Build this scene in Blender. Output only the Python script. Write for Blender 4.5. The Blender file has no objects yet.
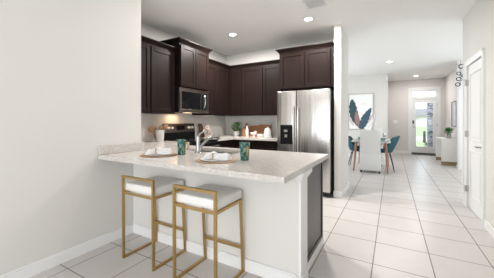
import bpy, bmesh, math, random
from mathutils import Vector, Matrix
PI = math.pi
random.seed(7)
SC = bpy.context.scene
COL = SC.collection

# ------------------------------------------------------------------ camera, world, big lights, exposure
TH = math.atan(145/252)
cam_d = bpy.data.cameras.new('camera'); cam = bpy.data.objects.new('camera', cam_d); COL.objects.link(cam)
cam.location = (0, 0, 1.253); cam.rotation_euler = (PI/2, 0, TH)
cam_d.sensor_width = 36; cam_d.lens = 252/494*36; cam_d.shift_y = -18/494
cam_d.clip_start = .05; cam_d.clip_end = 300
SC.camera = cam
SC.view_settings.view_transform = 'Standard'; SC.view_settings.look = 'None'
SC.view_settings.gamma = 1; SC.view_settings.use_curve_mapping = False
SC.view_settings.exposure = 0.23

world = bpy.data.worlds.new('sky'); SC.world = world; world.use_nodes = True
bg = world.node_tree.nodes['Background']; bg.inputs[0].default_value = (.80, .90, 1.0, 1); bg.inputs[1].default_value = 2.0

def area(name, loc, rot, sx, sy, power, color=(1, 1, 1)):
    d = bpy.data.lights.new(name, 'AREA'); d.shape = 'RECTANGLE'; d.size = sx; d.size_y = sy
    d.energy = power; d.color = color
    o = bpy.data.objects.new(name, d); COL.objects.link(o); o.location = loc; o.rotation_euler = rot
    return o
sun_d = bpy.data.lights.new('sun', 'SUN'); sun_d.energy = 3.5; sun_d.angle = .05; sun_d.color = (1, .95, .88)
sun = bpy.data.objects.new('sun', sun_d); COL.objects.link(sun); sun.rotation_euler = (math.radians(30), math.radians(-12), 0)
# daylight added at unseen openings: living room (behind the camera), dining and side room
area('living_daylight', (-.6, -4.12, 1.25), (-PI/2, 0, PI), 3.2, 2.3, 112, (1, .985, .965))
area('living_side_fill', (1.12, -2.2, 1.45), (0, PI/2, 0), 1.9, 2.2, 18, (1, .985, .965))  # added fill from an unseen side opening, lights the left wall evenly
area('dining_daylight', (-3.55, 7.3, 1.55), (0, -PI/2, 0), 1.6, 2.0, 52, (.97, .99, 1))
area('side_room_daylight', (3.65, 6.7, 1.5), (0, PI/2, 0), 1.7, 2.2, 52, (.97, .99, 1))

# ------------------------------------------------------------------ materials
def nt(name):
    m = bpy.data.materials.new(name); m.use_nodes = True
    return m, m.node_tree, m.node_tree.nodes['Principled BSDF']
def N(t, kind, **kw):
    n = t.nodes.new(kind)
    for k, v in kw.items(): setattr(n, k, v)
    return n
def mat(name, col, rough=.5, metal=0, noise=0, nscale=20, bump=0, coat=0, stretch=None, spec=None):
    m, t, b = nt(name)
    b.inputs['Base Color'].default_value = (*col, 1); b.inputs['Roughness'].default_value = rough
    b.inputs['Metallic'].default_value = metal; b.inputs['Coat Weight'].default_value = coat
    b.inputs['Coat Roughness'].default_value = .1
    if spec is not None: b.inputs['Specular IOR Level'].default_value = spec
    if noise or bump:
        tc = N(t, 'ShaderNodeTexCoord'); mp = N(t, 'ShaderNodeMapping')
        if stretch: mp.inputs['Scale'].default_value = stretch
        t.links.new(tc.outputs['Object'], mp.inputs[0])
        nz = N(t, 'ShaderNodeTexNoise'); nz.inputs['Scale'].default_value = nscale; nz.inputs['Detail'].default_value = 4
        t.links.new(mp.outputs[0], nz.inputs['Vector'])
        if noise:
            mx = N(t, 'ShaderNodeMix', data_type='RGBA')
            mx.inputs['A'].default_value = (*[c*(1-noise) for c in col], 1)
            mx.inputs['B'].default_value = (*[min(1, c*(1+noise)) for c in col], 1)
            t.links.new(nz.outputs[0], mx.inputs['Factor']); t.links.new(mx.outputs['Result'], b.inputs['Base Color'])
        if bump:
            bp = N(t, 'ShaderNodeBump'); bp.inputs['Strength'].default_value = bump; bp.inputs['Distance'].default_value = .002
            t.links.new(nz.outputs[0], bp.inputs['Height']); t.links.new(bp.outputs[0], b.inputs['Normal'])
    return m

M = {}
M['wall'] = mat('wall_paint', (.645, .632, .606), .75, noise=.015, nscale=3, bump=.05)
M['foyer_wall'] = mat('foyer_paint', (.65, .618, .60), .75, noise=.015, nscale=3)
M['ceiling'] = mat('ceiling_paint', (.84, .84, .82), .9, noise=.012, nscale=60, bump=.25)
M['trim'] = mat('white_trim', (.76, .76, .76), .4, noise=.01)
M['door'] = mat('door_paint', (.73, .73, .73), .4, noise=.01)
M['cab'] = mat('espresso_wood', (.0130, .0077, .0067), .42, noise=.45, nscale=5, stretch=(7, 7, .6), spec=.10)
M['endpanel'] = mat('espresso_panel', (.022, .016, .016), .32, noise=.3, nscale=5, stretch=(7, 7, .6))
M['steel'] = mat('brushed_steel', (.47, .455, .435), .30, 1, noise=.05, nscale=4, stretch=(60, 60, .5))
def wavy_steel():
    m, t, b = nt('door_steel'); b.inputs['Base Color'].default_value = (.58, .565, .545, 1); b.inputs['Metallic'].default_value = 1; b.inputs['Roughness'].default_value = .27
    tc = N(t, 'ShaderNodeTexCoord'); mp = N(t, 'ShaderNodeMapping'); mp.inputs['Scale'].default_value = (6, 6, .12)
    t.links.new(tc.outputs['Object'], mp.inputs[0]); nz = N(t, 'ShaderNodeTexNoise'); nz.inputs['Scale'].default_value = 2.2; nz.inputs['Detail'].default_value = 3
    t.links.new(mp.outputs[0], nz.inputs['Vector']); bp = N(t, 'ShaderNodeBump'); bp.inputs['Strength'].default_value = .35; bp.inputs['Distance'].default_value = .02
    t.links.new(nz.outputs[0], bp.inputs['Height']); t.links.new(bp.outputs[0], b.inputs['Normal']); return m
M['doorsteel'] = wavy_steel()
M['darksteel'] = mat('range_steel', (.36, .31, .27), .30, 1, noise=.06, nscale=4, stretch=(1, 1, 50))
M['chrome'] = mat('chrome', (.44, .44, .44), .16, 1)
M['handle'] = mat('bright_steel', (.74, .73, .71), .25, 1)
M['knob'] = mat('knob_silver', (.70, .68, .65), .4, .3)
M['nickel'] = mat('nickel', (.42, .40, .38), .3, 1)
M['black'] = mat('black_plastic', (.012, .012, .013), .35)
M['matteblack'] = mat('matte_black', (.008, .008, .008), .6, spec=.1)
M['blackglass'] = mat('black_glass', (.006, .006, .007), .08, coat=.6)
M['rubber'] = mat('dark_grey', (.05, .05, .05), .6)
M['gold'] = mat('brushed_gold', (.47, .31, .125), .36, .85, noise=.05, nscale=40)
M['leather'] = mat('white_leather', (.74, .73, .71), .5, noise=.02, nscale=8, bump=.05)
M['ceramic'] = mat('white_ceramic', (.62, .605, .59), .25, coat=.3)
M['linen'] = mat('white_linen', (.64, .635, .63), .85, noise=.03, nscale=60, bump=.2)
M['slip'] = mat('slipcover', (.74, .74, .73), .85, noise=.03, nscale=60, bump=.1)
M['wood'] = mat('light_wood', (.36, .205, .11), .5, noise=.25, nscale=8, stretch=(1, 1, 12))
M['board'] = mat('walnut_board', (.30, .135, .06), .45, noise=.3, nscale=8, stretch=(12, 1, 1))
M['tlegwood'] = mat('table_leg_wood', (.33, .15, .08), .45, noise=.25, nscale=8, stretch=(12, 12, 1))
M['rattan'] = mat('rattan', (.30, .175, .095), .7, noise=.5, nscale=90, bump=.5)
M['teal'] = mat('teal_velvet', (.004, .072, .095), .7, noise=.25, nscale=9)
M['tablewhite'] = mat('table_top', (.45, .45, .46), .3, noise=.03, nscale=5)
M['leaf'] = mat('leaf_green', (.07, .17, .045), .5, noise=.4, nscale=25)
M['leaf2'] = mat('bright_leaf', (.06, .22, .05), .5, noise=.35, nscale=25)
M['frame'] = mat('champagne_frame', (.45, .42, .37), .4, .4)
M['canvas'] = mat('canvas', (.83, .83, .82), .8)
M['print_dark'] = mat('print_teal', (.030, .072, .080), .8, noise=.6, nscale=14)
M['print_blue'] = mat('print_blue', (.05, .10, .145), .8, noise=.6, nscale=18)
M['print_rust'] = mat('print_rust', (.30, .17, .16), .8, noise=.4, nscale=12)
M['print_pale'] = mat('print_pale', (.58, .52, .52), .8, noise=.2, nscale=12)
M['print_pink'] = mat('print_pink', (.75, .50, .49), .8)
M['mirror'] = mat('mirror_glass', (.8, .8, .8), .03, 1)
M['dframe'] = mat('dark_frame', (.05, .045, .04), .4)
M['console'] = mat('console_white', (.74, .725, .695), .45, noise=.03, nscale=60)
M['brass'] = mat('aged_brass', (.27, .21, .10), .45, .5)
M['grass'] = mat('lawn', (.27, .34, .19), .9, noise=.3, nscale=3)
M['pave'] = mat('pavement', (.55, .50, .44), .9, noise=.1, nscale=4)
M['stone'] = None
M['roof'] = mat('shingle', (.20, .20, .22), .9, noise=.3, nscale=6)
M['stucco'] = mat('stucco', (.72, .68, .62), .9, noise=.05)
M['palebush'] = mat('shrub_leaf', (.20, .24, .10), .8, noise=.5, nscale=6)
M['plate'] = mat('switch_plate', (.80, .80, .79), .4)
M['knotcream'] = mat('cream_ceramic', (.40, .32, .26), .5, noise=.15, nscale=30)
M['knotboard'] = mat('dark_walnut', (.10, .06, .045), .5, noise=.3, nscale=8, stretch=(1, 12, 1))
M['bowl'] = mat('grey_green_bowl', (.16, .25, .25), .35)

def tiles():
    m, t, b = nt('floor_tile')
    g = N(t, 'ShaderNodeNewGeometry'); mp = N(t, 'ShaderNodeMapping')
    PX, PY = .4475, .457
    mp.inputs['Location'].default_value = (-.303/PX + .005, -2.925/PY + .005, 0)
    mp.inputs['Scale'].default_value = (1/PX, 1/PY, 1)
    t.links.new(g.outputs['Position'], mp.inputs[0])
    br = N(t, 'ShaderNodeTexBrick'); br.offset = 0; br.offset_frequency = 2; br.squash = 1
    for k, v in (('Scale', 1), ('Mortar Size', .011), ('Mortar Smooth', .2), ('Bias', 0), ('Brick Width', 1), ('Row Height', 1)):
        br.inputs[k].default_value = v
    br.inputs['Color1'].default_value = (.53, .505, .49, 1); br.inputs['Color2'].default_value = (.555, .53, .515, 1)
    br.inputs['Mortar'].default_value = (.20, .18, .165, 1)
    t.links.new(mp.outputs[0], br.inputs['Vector'])
    nz = N(t, 'ShaderNodeTexNoise'); nz.inputs['Scale'].default_value = 5; nz.inputs['Detail'].default_value = 5
    t.links.new(g.outputs['Position'], nz.inputs['Vector'])
    mx = N(t, 'ShaderNodeMix', data_type='RGBA', blend_type='MULTIPLY'); mx.inputs['Factor'].default_value = 1
    rp = N(t, 'ShaderNodeMapRange'); rp.inputs['To Min'].default_value = .92; rp.inputs['To Max'].default_value = 1.06
    t.links.new(nz.outputs[0], rp.inputs['Value'])
    t.links.new(br.outputs['Color'], mx.inputs['A']); t.links.new(rp.outputs[0], mx.inputs['B'])
    t.links.new(mx.outputs['Result'], b.inputs['Base Color'])
    rr = N(t, 'ShaderNodeMapRange'); rr.inputs['To Min'].default_value = .30; rr.inputs['To Max'].default_value = .8
    t.links.new(br.outputs['Fac'], rr.inputs['Value']); t.links.new(rr.outputs[0], b.inputs['Roughness'])
    bp = N(t, 'ShaderNodeBump', invert=True); bp.inputs['Strength'].default_value = .3; bp.inputs['Distance'].default_value = .003
    t.links.new(br.outputs['Fac'], bp.inputs['Height']); t.links.new(bp.outputs[0], b.inputs['Normal'])
    return m
M['tile'] = tiles()

def quartz():
    m, t, b = nt('speckled_quartz')
    g = N(t, 'ShaderNodeNewGeometry')
    def vor(scale, lo, hi):
        v = N(t, 'ShaderNodeTexVoronoi'); v.inputs['Scale'].default_value = scale
        t.links.new(g.outputs['Position'], v.inputs['Vector'])
        s = N(t, 'ShaderNodeSeparateColor'); t.links.new(v.outputs['Color'], s.inputs[0])
        r = N(t, 'ShaderNodeMapRange'); r.inputs['From Min'].default_value = lo; r.inputs['From Max'].default_value = hi
        t.links.new(s.outputs[0], r.inputs['Value']); return r.outputs[0]
    base = (.525, .488, .460, 1)
    m1 = N(t, 'ShaderNodeMix', data_type='RGBA'); m1.inputs['A'].default_value = base; m1.inputs['B'].default_value = (.37, .34, .31, 1)
    t.links.new(vor(170, .84, .90), m1.inputs['Factor'])
    m2 = N(t, 'ShaderNodeMix', data_type='RGBA'); m2.inputs['B'].default_value = (.60, .575, .555, 1)
    t.links.new(m1.outputs['Result'], m2.inputs['A']); t.links.new(vor(110, .72, .8), m2.inputs['Factor'])
    t.links.new(m2.outputs['Result'], b.inputs['Base Color'])
    b.inputs['Roughness'].default_value = .16
    return m
M['quartz'] = quartz()

def stone():
    m, t, b = nt('stacked_stone')
    tc = N(t, 'ShaderNodeTexCoord')
    br = N(t, 'ShaderNodeTexVoronoi'); br.inputs['Scale'].default_value = 7
    mp = N(t, 'ShaderNodeMapping'); mp.inputs['Scale'].default_value = (1, 1, 2)
    t.links.new(tc.outputs['Object'], mp.inputs[0]); t.links.new(mp.outputs[0], br.inputs['Vector'])
    s = N(t, 'ShaderNodeSeparateColor'); t.links.new(br.outputs['Color'], s.inputs[0])
    mx = N(t, 'ShaderNodeMix', data_type='RGBA'); mx.inputs['A'].default_value = (.06, .07, .10, 1); mx.inputs['B'].default_value = (.42, .42, .46, 1)
    t.links.new(s.outputs[0], mx.inputs['Factor']); t.links.new(mx.outputs['Result'], b.inputs['Base Color'])
    b.inputs['Roughness'].default_value = .9
    return m
M['stone'] = stone()

def mugmat():
    m, t, b = nt('teal_gold_glaze')
    tc = N(t, 'ShaderNodeTexCoord'); mp = N(t, 'ShaderNodeMapping'); mp.inputs['Scale'].default_value = (1, 1, .55)
    t.links.new(tc.outputs['Object'], mp.inputs[0])
    v = N(t, 'ShaderNodeTexVoronoi'); v.inputs['Scale'].default_value = 95
    t.links.new(mp.outputs[0], v.inputs['Vector'])
    s = N(t, 'ShaderNodeSeparateColor'); t.links.new(v.outputs['Color'], s.inputs[0])
    r = N(t, 'ShaderNodeMapRange'); r.inputs['From Min'].default_value = .62; r.inputs['From Max'].default_value = .7
    t.links.new(s.outputs[0], r.inputs['Value'])
    mx = N(t, 'ShaderNodeMix', data_type='RGBA'); mx.inputs['A'].default_value = (.010, .105, .105, 1); mx.inputs['B'].default_value = (.20, .27, .19, 1)
    t.links.new(r.outputs[0], mx.inputs['Factor']); t.links.new(mx.outputs['Result'], b.inputs['Base Color'])
    b.inputs['Roughness'].default_value = .25
    return m
M['mug'] = mugmat()

def glass():
    m = bpy.data.materials.new('clear_glass'); m.use_nodes = True; t = m.node_tree
    t.nodes.clear()
    out = N(t, 'ShaderNodeOutputMaterial'); tr = N(t, 'ShaderNodeBsdfTransparent'); tr.inputs[0].default_value = (.96, .98, .97, 1)
    gl = N(t, 'ShaderNodeBsdfGlossy'); gl.inputs['Roughness'].default_value = .02
    fr = N(t, 'ShaderNodeFresnel'); fr.inputs[0].default_value = 1.45; mx = N(t, 'ShaderNodeMixShader')
    t.links.new(fr.outputs[0], mx.inputs[0]); t.links.new(tr.outputs[0], mx.inputs[1]); t.links.new(gl.outputs[0], mx.inputs[2])
    t.links.new(mx.outputs[0], out.inputs[0]); return m
M['glass'] = glass()
def emit(name, col, s):
    m, t, b = nt(name); b.inputs['Base Color'].default_value = (*col, 1)
    b.inputs['Emission Color'].default_value = (*col, 1); b.inputs['Emission Strength'].default_value = s
    return m
M['lamp'] = emit('lit_lens', (1, .95, .88), 8)
M['warmlamp'] = emit('warm_lens', (1, .72, .42), 2.5)

# ------------------------------------------------------------------ mesh helpers
def B(): return bmesh.new()
def box(bm, x0, x1, y0, y1, z0, z1, bev=0, seg=2):
    r = bmesh.ops.create_cube(bm, size=1)
    for v in r['verts']:
        v.co = Vector((x0+(v.co.x+.5)*(x1-x0), y0+(v.co.y+.5)*(y1-y0), z0+(v.co.z+.5)*(z1-z0)))
    if bev:
        es = list({e for v in r['verts'] for e in v.link_edges})
        bmesh.ops.bevel(bm, geom=es, offset=bev, segments=seg, profile=.5, affect='EDGES')
    return bm
def hexa(bm, lo, hi, z0, z1):
    """frustum: lo/hi are (x0,x1,y0,y1) rectangles at z0 / z1"""
    vs = []
    for (x0, x1, y0, y1), z in ((lo, z0), (hi, z1)):
        vs += [bm.verts.new((x0, y0, z)), bm.verts.new((x1, y0, z)), bm.verts.new((x1, y1, z)), bm.verts.new((x0, y1, z))]
    for f in ((3, 2, 1, 0), (4, 5, 6, 7), (0, 1, 5, 4), (1, 2, 6, 5), (2, 3, 7, 6), (3, 0, 4, 7)):
        bm.faces.new([vs[i] for i in f])
    return bm
def ring_frame(d):
    d = d.normalized(); a = Vector((0, 0, 1)) if abs(d.z) < .9 else Vector((1, 0, 0))
    u = d.cross(a).normalized(); return u, d.cross(u).normalized()
def tube(bm, pts, r, seg=10, cap=True):
    pts = [Vector(p) for p in pts]; n = len(pts); rs = r if isinstance(r, (list, tuple)) else [r]*n
    rings = []; u = None
    for i, p in enumerate(pts):
        d = (pts[min(i+1, n-1)]-pts[max(i-1, 0)]).normalized()
        if u is None: u, w = ring_frame(d)
        else:
            u = (u-d*u.dot(d)).normalized(); w = d.cross(u)
        rings.append([bm.verts.new(p+(u*math.cos(2*PI*k/seg)+w*math.sin(2*PI*k/seg))*rs[i]) for k in range(seg)])
    for a, b in zip(rings, rings[1:]):
        for k in range(seg): bm.faces.new((a[k], a[(k+1) % seg], b[(k+1) % seg], b[k]))
    if cap: bm.faces.new(rings[0][::-1]); bm.faces.new(rings[-1])
    return bm
def sqbar(bm, p, q, w):
    p, q = Vector(p), Vector(q); u, v = ring_frame(q-p); h = w/2
    if abs((q-p).normalized().z) > .9: u, v = Vector((1, 0, 0)), Vector((0, 1, 0))
    vs = [bm.verts.new(c+u*a+v*b) for c in (p, q) for a, b in ((-h, -h), (h, -h), (h, h), (-h, h))]
    for f in ((3, 2, 1, 0), (4, 5, 6, 7), (0, 1, 5, 4), (1, 2, 6, 5), (2, 3, 7, 6), (3, 0, 4, 7)): bm.faces.new([vs[i] for i in f])
    return bm
def lathe(bm, prof, c=(0, 0, 0), seg=28, sx=1, sy=1):
    rings = []
    for r, z in prof:
        if r < 1e-6: rings.append([bm.verts.new((c[0], c[1], c[2]+z))])
        else: rings.append([bm.verts.new((c[0]+r*sx*math.cos(2*PI*k/seg), c[1]+r*sy*math.sin(2*PI*k/seg), c[2]+z)) for k in range(seg)])
    for a, b in zip(rings, rings[1:]):
        for k in range(seg):
            k2 = (k+1) % seg
            if len(a) == 1 and len(b) > 1: bm.faces.new((a[0], b[k2], b[k]))
            elif len(b) == 1 and len(a) > 1: bm.faces.new((a[k], a[k2], b[0]))
            elif len(a) > 1: bm.faces.new((a[k], a[k2], b[k2], b[k]))
    return bm
def disc_y(bm, c, r, t, seg=20, axis='y'):
    d = {'x': Vector((t, 0, 0)), 'y': Vector((0, t, 0)), 'z': Vector((0, 0, t))}[axis]
    return tube(bm, [Vector(c), Vector(c)+d], r, seg)
def prism(bm, poly, fn, t0, t1):
    """extrude 2D poly; fn(a,b,t) -> point"""
    a = [bm.verts.new(fn(p, q, t0)) for p, q in poly]; b = [bm.verts.new(fn(p, q, t1)) for p, q in poly]
    n = len(poly)
    bm.faces.new(a[::-1]); bm.faces.new(b)
    for i in range(n): bm.faces.new((a[i], a[(i+1) % n], b[(i+1) % n], b[i]))
    return bm
def leafblade(bm, base, tip, w, droop=.0, nrm=Vector((0, 0, 1)), n=5):
    base, tip = Vector(base), Vector(tip); d = tip-base; s = d.cross(nrm)
    if s.length < 1e-5: s = d.cross(Vector((1, 0, 0)))
    s.normalize(); prev = None
    for i in range(n+1):
        t = i/n; c = base+d*t+Vector((0, 0, -droop*t*t)); ww = w*math.sin(PI*min(.97, max(.04, t**.8)))
        cur = (bm.verts.new(c-s*ww), bm.verts.new(c+Vector((0, 0, -.12*w))), bm.verts.new(c+s*ww))
        if prev:
            bm.faces.new((prev[0], prev[1], cur[1], cur[0])); bm.faces.new((prev[1], prev[2], cur[2], cur[1]))
        prev = cur
    return bm

def obj(name, bm, m, parent=None, smooth=False):
    bmesh.ops.recalc_face_normals(bm, faces=bm.faces[:])
    if parent is not None:
        bmesh.ops.translate(bm, verts=bm.verts[:], vec=-wpos(parent))
    me = bpy.data.meshes.new(name); bm.to_mesh(me); bm.free()
    me.materials.append(M[m] if isinstance(m, str) else m)
    if smooth:
        for p in me.polygons: p.use_smooth = True
        try: me.set_sharp_from_angle(angle=math.radians(42))
        except Exception: pass
    o = bpy.data.objects.new(name, me); COL.objects.link(o)
    if parent is not None: o.parent = parent
    return o
def wpos(o):
    p = Vector((0, 0, 0))
    while o is not None: p = p+o.location; o = o.parent
    return p
def tag(o, label, cat, group=None):
    o['label'] = label; o['category'] = cat
    if group: o['group'] = group
    return o
def thing(name, label, cat, loc=(0, 0, 0), group=None):
    """an Empty at the thing's base; parts are modelled in place and re-based onto it"""
    o = bpy.data.objects.new(name, None); COL.objects.link(o); o.location = loc; o.empty_display_size = .1
    return tag(o, label, cat, group)
def struct(name, bm, m, parent=None, smooth=False):
    o = obj(name, bm, m, parent, smooth)
    if parent is None: o['kind'] = 'structure'
    return o
def dup(root, loc, label=None, rotz=0):
    r = root.copy(); COL.objects.link(r); r.location = loc; r.rotation_euler = (0, 0, rotz)
    if label: r['label'] = label
    for ch in list(root.children):
        c = ch.copy(); COL.objects.link(c); c.parent = r
        for g in list(ch.children):
            d = g.copy(); COL.objects.link(d); d.parent = c
    return r

# ------------------------------------------------------------------ the setting
H = 2.83
XL, XK, YK = -2.535, -3.48, 5.02     # left wall, kitchen side wall, kitchen back wall
XR = .955
struct('floor', box(B(), -3.8, 3.8, -4.3, 11.75, -.1, 0), 'tile')
struct('ceiling', box(B(), -3.8, 3.8, -4.3, 11.75, H, H+.15), 'ceiling')
struct('wall_left', box(box(B(), XL-.13, XL, -4.1, 1.93, 0, H), XK, XL-.13, 1.80, 1.93, 0, H), 'wall')
struct('wall_kitchen_left', box(B(), XK-.12, XK, 1.80, YK+.1, 0, H), 'wall')
struct('wall_kitchen_back', box(B(), XK, -.83, YK, YK+.1, 0, H), 'wall')
struct('wall_refrigerator_side', box(B(), -.83, -.72, 4.33, YK+.1, 0, H), 'wall')
b = B(); box(b, -3.5, -3.38, YK+.1, 6.2, 0, H); box(b, -3.5, -3.38, 8.4, 9.75, 0, H); box(b, -3.5, -3.38, 6.2, 8.4, 0, .7); box(b, -3.5, -3.38, 6.2, 8.4, 2.4, H)
struct('wall_dining_left', b, 'wall')
struct('wall_dining_back', box(B(), -3.38, -.13, 9.6, 9.75, 0, H), 'wall')
struct('wall_foyer_left', box(B(), -.28, -.13, 9.75, 11.6, 0, H), 'foyer_wall')
b = B(); box(b, -.28, .63, 11.6, 11.75, 0, H); box(b, 1.47, 1.80, 11.6, 11.75, 0, H); box(b, .63, 1.47, 11.6, 11.75, 2.42, H)
struct('wall_foyer_back', b, 'foyer_wall')
struct('wall_foyer_right', box(B(), 1.66, 1.80, 8.6, 11.6, 0, H), 'foyer_wall')
struct('wall_side_room_back', box(B(), 1.5, 3.5, 8.4, 8.6, 0, H), 'trim')
b = B(); box(b, 3.5, 3.62, 4.98, 5.8, 0, H); box(b, 3.5, 3.62, 7.6, 8.6, 0, H); box(b, 3.5, 3.62, 5.8, 7.6, 0, .4); box(b, 3.5, 3.62, 5.8, 7.6, 2.6, H)
struct('wall_side_room_right', b, 'wall')
struct('wall_side_room_front', box(B(), XR+.12, 3.5, 4.96, 5.08, 0, H), 'wall')
DY0, DY1, DZ = 4.055, 4.80, 2.05     # closet door
b = B(); box(b, XR, XR+.12, -4.1, -3.3, 0, H); box(b, XR, XR+.12, -1.1, DY0, 0, H); box(b, XR, XR+.12, -3.3, -1.1, 0, .45); box(b, XR, XR+.12, -3.3, -1.1, 2.45, H); box(b, XR, XR+.12, DY1, 5.08, 0, H); box(b, XR, XR+.12, DY0, DY1, DZ, H)  # near opening is cut to let the added side fill in
struct('wall_right', b, 'wall')
b = B(); box(b, -2.7, -2.25, -4.1, -4.0, 0, H); box(b, 1.05, XR+.12, -4.1, -4.0, 0, H); box(b, -2.25, 1.05, -4.1, -4.0, 2.42, H)
struct('wall_back', b, 'wall')
# half wall that carries the breakfast counter
struct('wall_peninsula', box(B(), XL, -.605, 1.83, 1.985, 0, .874), 'wall')
b = B(); box(b, -.605, -.588, 1.829, 1.993, 0, .80); hexa(b, (-.62, -.588, 1.815, 1.995), (-.62, -.560, 1.79, 2.02), .80, .845); box(b, -.62, -.558, 1.785, 2.025, .845, .8735)
box(b, -.62, -.58, 1.817, 1.998, 0, .09)
struct('trim_1', b, 'trim')

# baseboards
def base(name, segs):
    b = B()
    for x0, x1, y0, y1 in segs:
        box(b, x0, x1, y0, y1, 0, .085); 
        cx, cy = (x1-x0) < (y1-y0), 0
        box(b, x0, x1, y0, y1, .085, .1, .003, 1)
    return struct(name, b, 'trim')
base('baseboard_left', [(XL, XL+.015, -4.0, 1.83)])
base('baseboard_peninsula', [(XL+.015, -.62, 1.815, 1.83)])
base('baseboard_refrigerator_side', [(-.84, -.705, 4.315, 4.33), (-.72, -.705, 4.33, YK+.115), (-.83, -.72, YK+.1, YK+.115)])
base('baseboard_right', [(XR-.015, XR, -4.0, DY0-.085), (XR-.015, XR, DY1+.085, 5.095), (XR, XR+.12, 5.08, 5.095)])
base('baseboard_dining', [(-3.38, -.13, 9.585, 9.6), (-.13, -.115, 9.585, 11.585)])
base('baseboard_foyer', [(-.115, .53, 11.585, 11.6), (1.57, 1.66, 11.585, 11.6), (1.645, 1.66, 8.6, 11.585), (1.485, 1.5, 8.385, 8.6), (1.5, 3.5, 8.385, 8.4)])

# casings
b = B(); W = .07
for x0, x1 in ((XR-.018, XR),):
    box(b, x0, x1, DY0-W, DY0, 0, DZ+W, .004, 1); box(b, x0, x1, DY1, DY1+W, 0, DZ+W, .004, 1); box(b, x0, x1, DY0, DY1, DZ, DZ+W, .004, 1)
    box(b, x0-.006, x0, DY0-W, DY0-W+.02, 0, DZ+W); box(b, x0-.006, x0, DY1+W-.02, DY1+W, 0, DZ+W); box(b, x0-.006, x0, DY0-W, DY1+W, DZ+W-.02, DZ+W)
struct('trim_2', b, 'trim')
b = B()
box(b, .55, .63, 11.575, 11.6, 0, 2.42); box(b, 1.47, 1.55, 11.575, 11.6, 0, 2.42); box(b, .55, 1.55, 11.575, 11.6, 2.42, 2.50); box(b, .53, 1.57, 11.565, 11.6, 2.50, 2.53)
box(b, .63, .655, 11.60, 11.7, 0, 2.42); box(b, 1.445, 1.47, 11.60, 11.7, 0, 2.42); box(b, .655, 1.445, 11.6, 11.7, 2.075, 2.135)
struct('trim_3', b, 'trim')

# closet door (two raised panels, lever, hinges)
def recess_panel(bm, plane, a0, a1, z0, z1):
    """thin raised frame lines + field of a moulded panel on plane x=plane, facing -x"""
    fr = .018
    for (p0, p1, q0, q1) in ((a0, a1, z0, z0+fr), (a0, a1, z1-fr, z1), (a0, a0+fr, z0, z1), (a1-fr, a1, z0, z1)):
        box(bm, plane-.011, plane, p0, p1, q0, q1, .004, 1)
    box(bm, plane-.008, plane, a0+.05, a1-.05, z0+.05, z1-.05, .003, 1)
door = struct('door_1', box(B(), XR+.012, XR+.047, DY0+.003, DY1-.003, .008, DZ-.003), 'door')
b = B(); recess_panel(b, XR+.012, DY0+.11, DY1-.11, .98, DZ-.13); recess_panel(b, XR+.012, DY0+.11, DY1-.11, .2, .84)
obj('panel_moulding', b, 'door', door)
for z in (.27, 1.065, 1.81):
    b = B(); tube(b, [(XR-.024, DY1-.002, z-.045), (XR-.024, DY1-.002, z+.045)], .008, 8); box(b, XR-.022, XR+.012, DY1-.012, DY1+.008, z-.045, z+.045)
    obj('hinge', b, 'nickel', door, True)
b = B(); disc_y(b, (XR+.012, DY0+.065, .925), .027, -.012, 16, 'x'); tube(b, [(XR, DY0+.065, .925), (XR-.045, DY0+.065, .925)], .010); tube(b, [(XR-.045, DY0+.055, .925), (XR-.047, DY0+.12, .928), (XR-.043, DY0+.18, .925)], [.011, .009, .007])
obj('handle', b, 'nickel', door, True)
b = B(); tube(b, [(XR-.024, DY1, 1.855), (XR-.07, DY1+.02, 1.86)], .005, 8); disc_y(b, (XR-.07, DY1+.02, 1.845), .012, .03, 10, 'z')
obj('door_stop', b, 'nickel', door, True)

# front door
fd = bpy.data.objects.new('door_2', None); COL.objects.link(fd); fd.location = (1.05, 11.65, 0); fd['kind'] = 'structure'
b = B(); box(b, .66, .79, 11.62, 11.665, .03, 2.07); box(b, 1.335, 1.44, 11.62, 11.665, .03, 2.07); box(b, .79, 1.335, 11.62, 11.665, .03, .27); box(b, .79, 1.335, 11.62, 11.665, 1.94, 2.07)
obj('door_leaf', b, 'door', fd)
b = B()
for q in ((.775, .80, .255, 1.955), (1.325, 1.35, .255, 1.955)): box(b, q[0], q[1], 11.61, 11.622, q[2], q[3])
box(b, .80, 1.325, 11.61, 11.622, .255, .28); box(b, .80, 1.325, 11.61, 11.622, 1.93, 1.955)
obj('glazing_bead', b, 'trim', fd)
obj('glass_pane', box(B(), .79, 1.335, 11.64, 11.646, .27, 1.94), 'glass', fd)
kp = obj('keypad_lock', box(B(), .685, .735, 11.60, 11.62, 1.14, 1.28, .008), 'black', fd)
b = B(); disc_y(b, (.71, 11.62, 1.02), .028, -.012); tube(b, [(.71, 11.61, 1.02), (.71, 11.575, 1.02), (.80, 11.573, 1.02)], .009); obj('handle', b, 'nickel', fd, True)
for z in (.3, 1.1, 1.85): obj('hinge', tube(B(), [(1.447, 11.592, z-.05), (1.447, 11.592, z+.05)], .010, 8), 'nickel', fd, True)
obj('threshold', box(B(), .655, 1.445, 11.565, 11.7, .0, .045), 'rubber', fd)
tw = bpy.data.objects.new('window_1', None); COL.objects.link(tw); tw.location = (1.05, 11.65, 2.135); tw['kind'] = 'structure'
b = B(); box(b, .655, 1.445, 11.625, 11.665, 2.135, 2.175); box(b, .655, 1.445, 11.625, 11.665, 2.38, 2.42); box(b, .655, .695, 11.625, 11.665, 2.175, 2.38); box(b, 1.405, 1.445, 11.625, 11.665, 2.175, 2.38)
obj('window_frame', b, 'trim', tw); obj('glass_pane', box(B(), .695, 1.405, 11.64, 11.646, 2.175, 2.38), 'glass', tw)

tag(obj('doormat', box(B(), .64, 1.46, 11.22, 11.55, .0005, .014, .004, 1), 'rubber'), 'thin dark doormat on tile floor before the front door', 'doormat')
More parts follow.
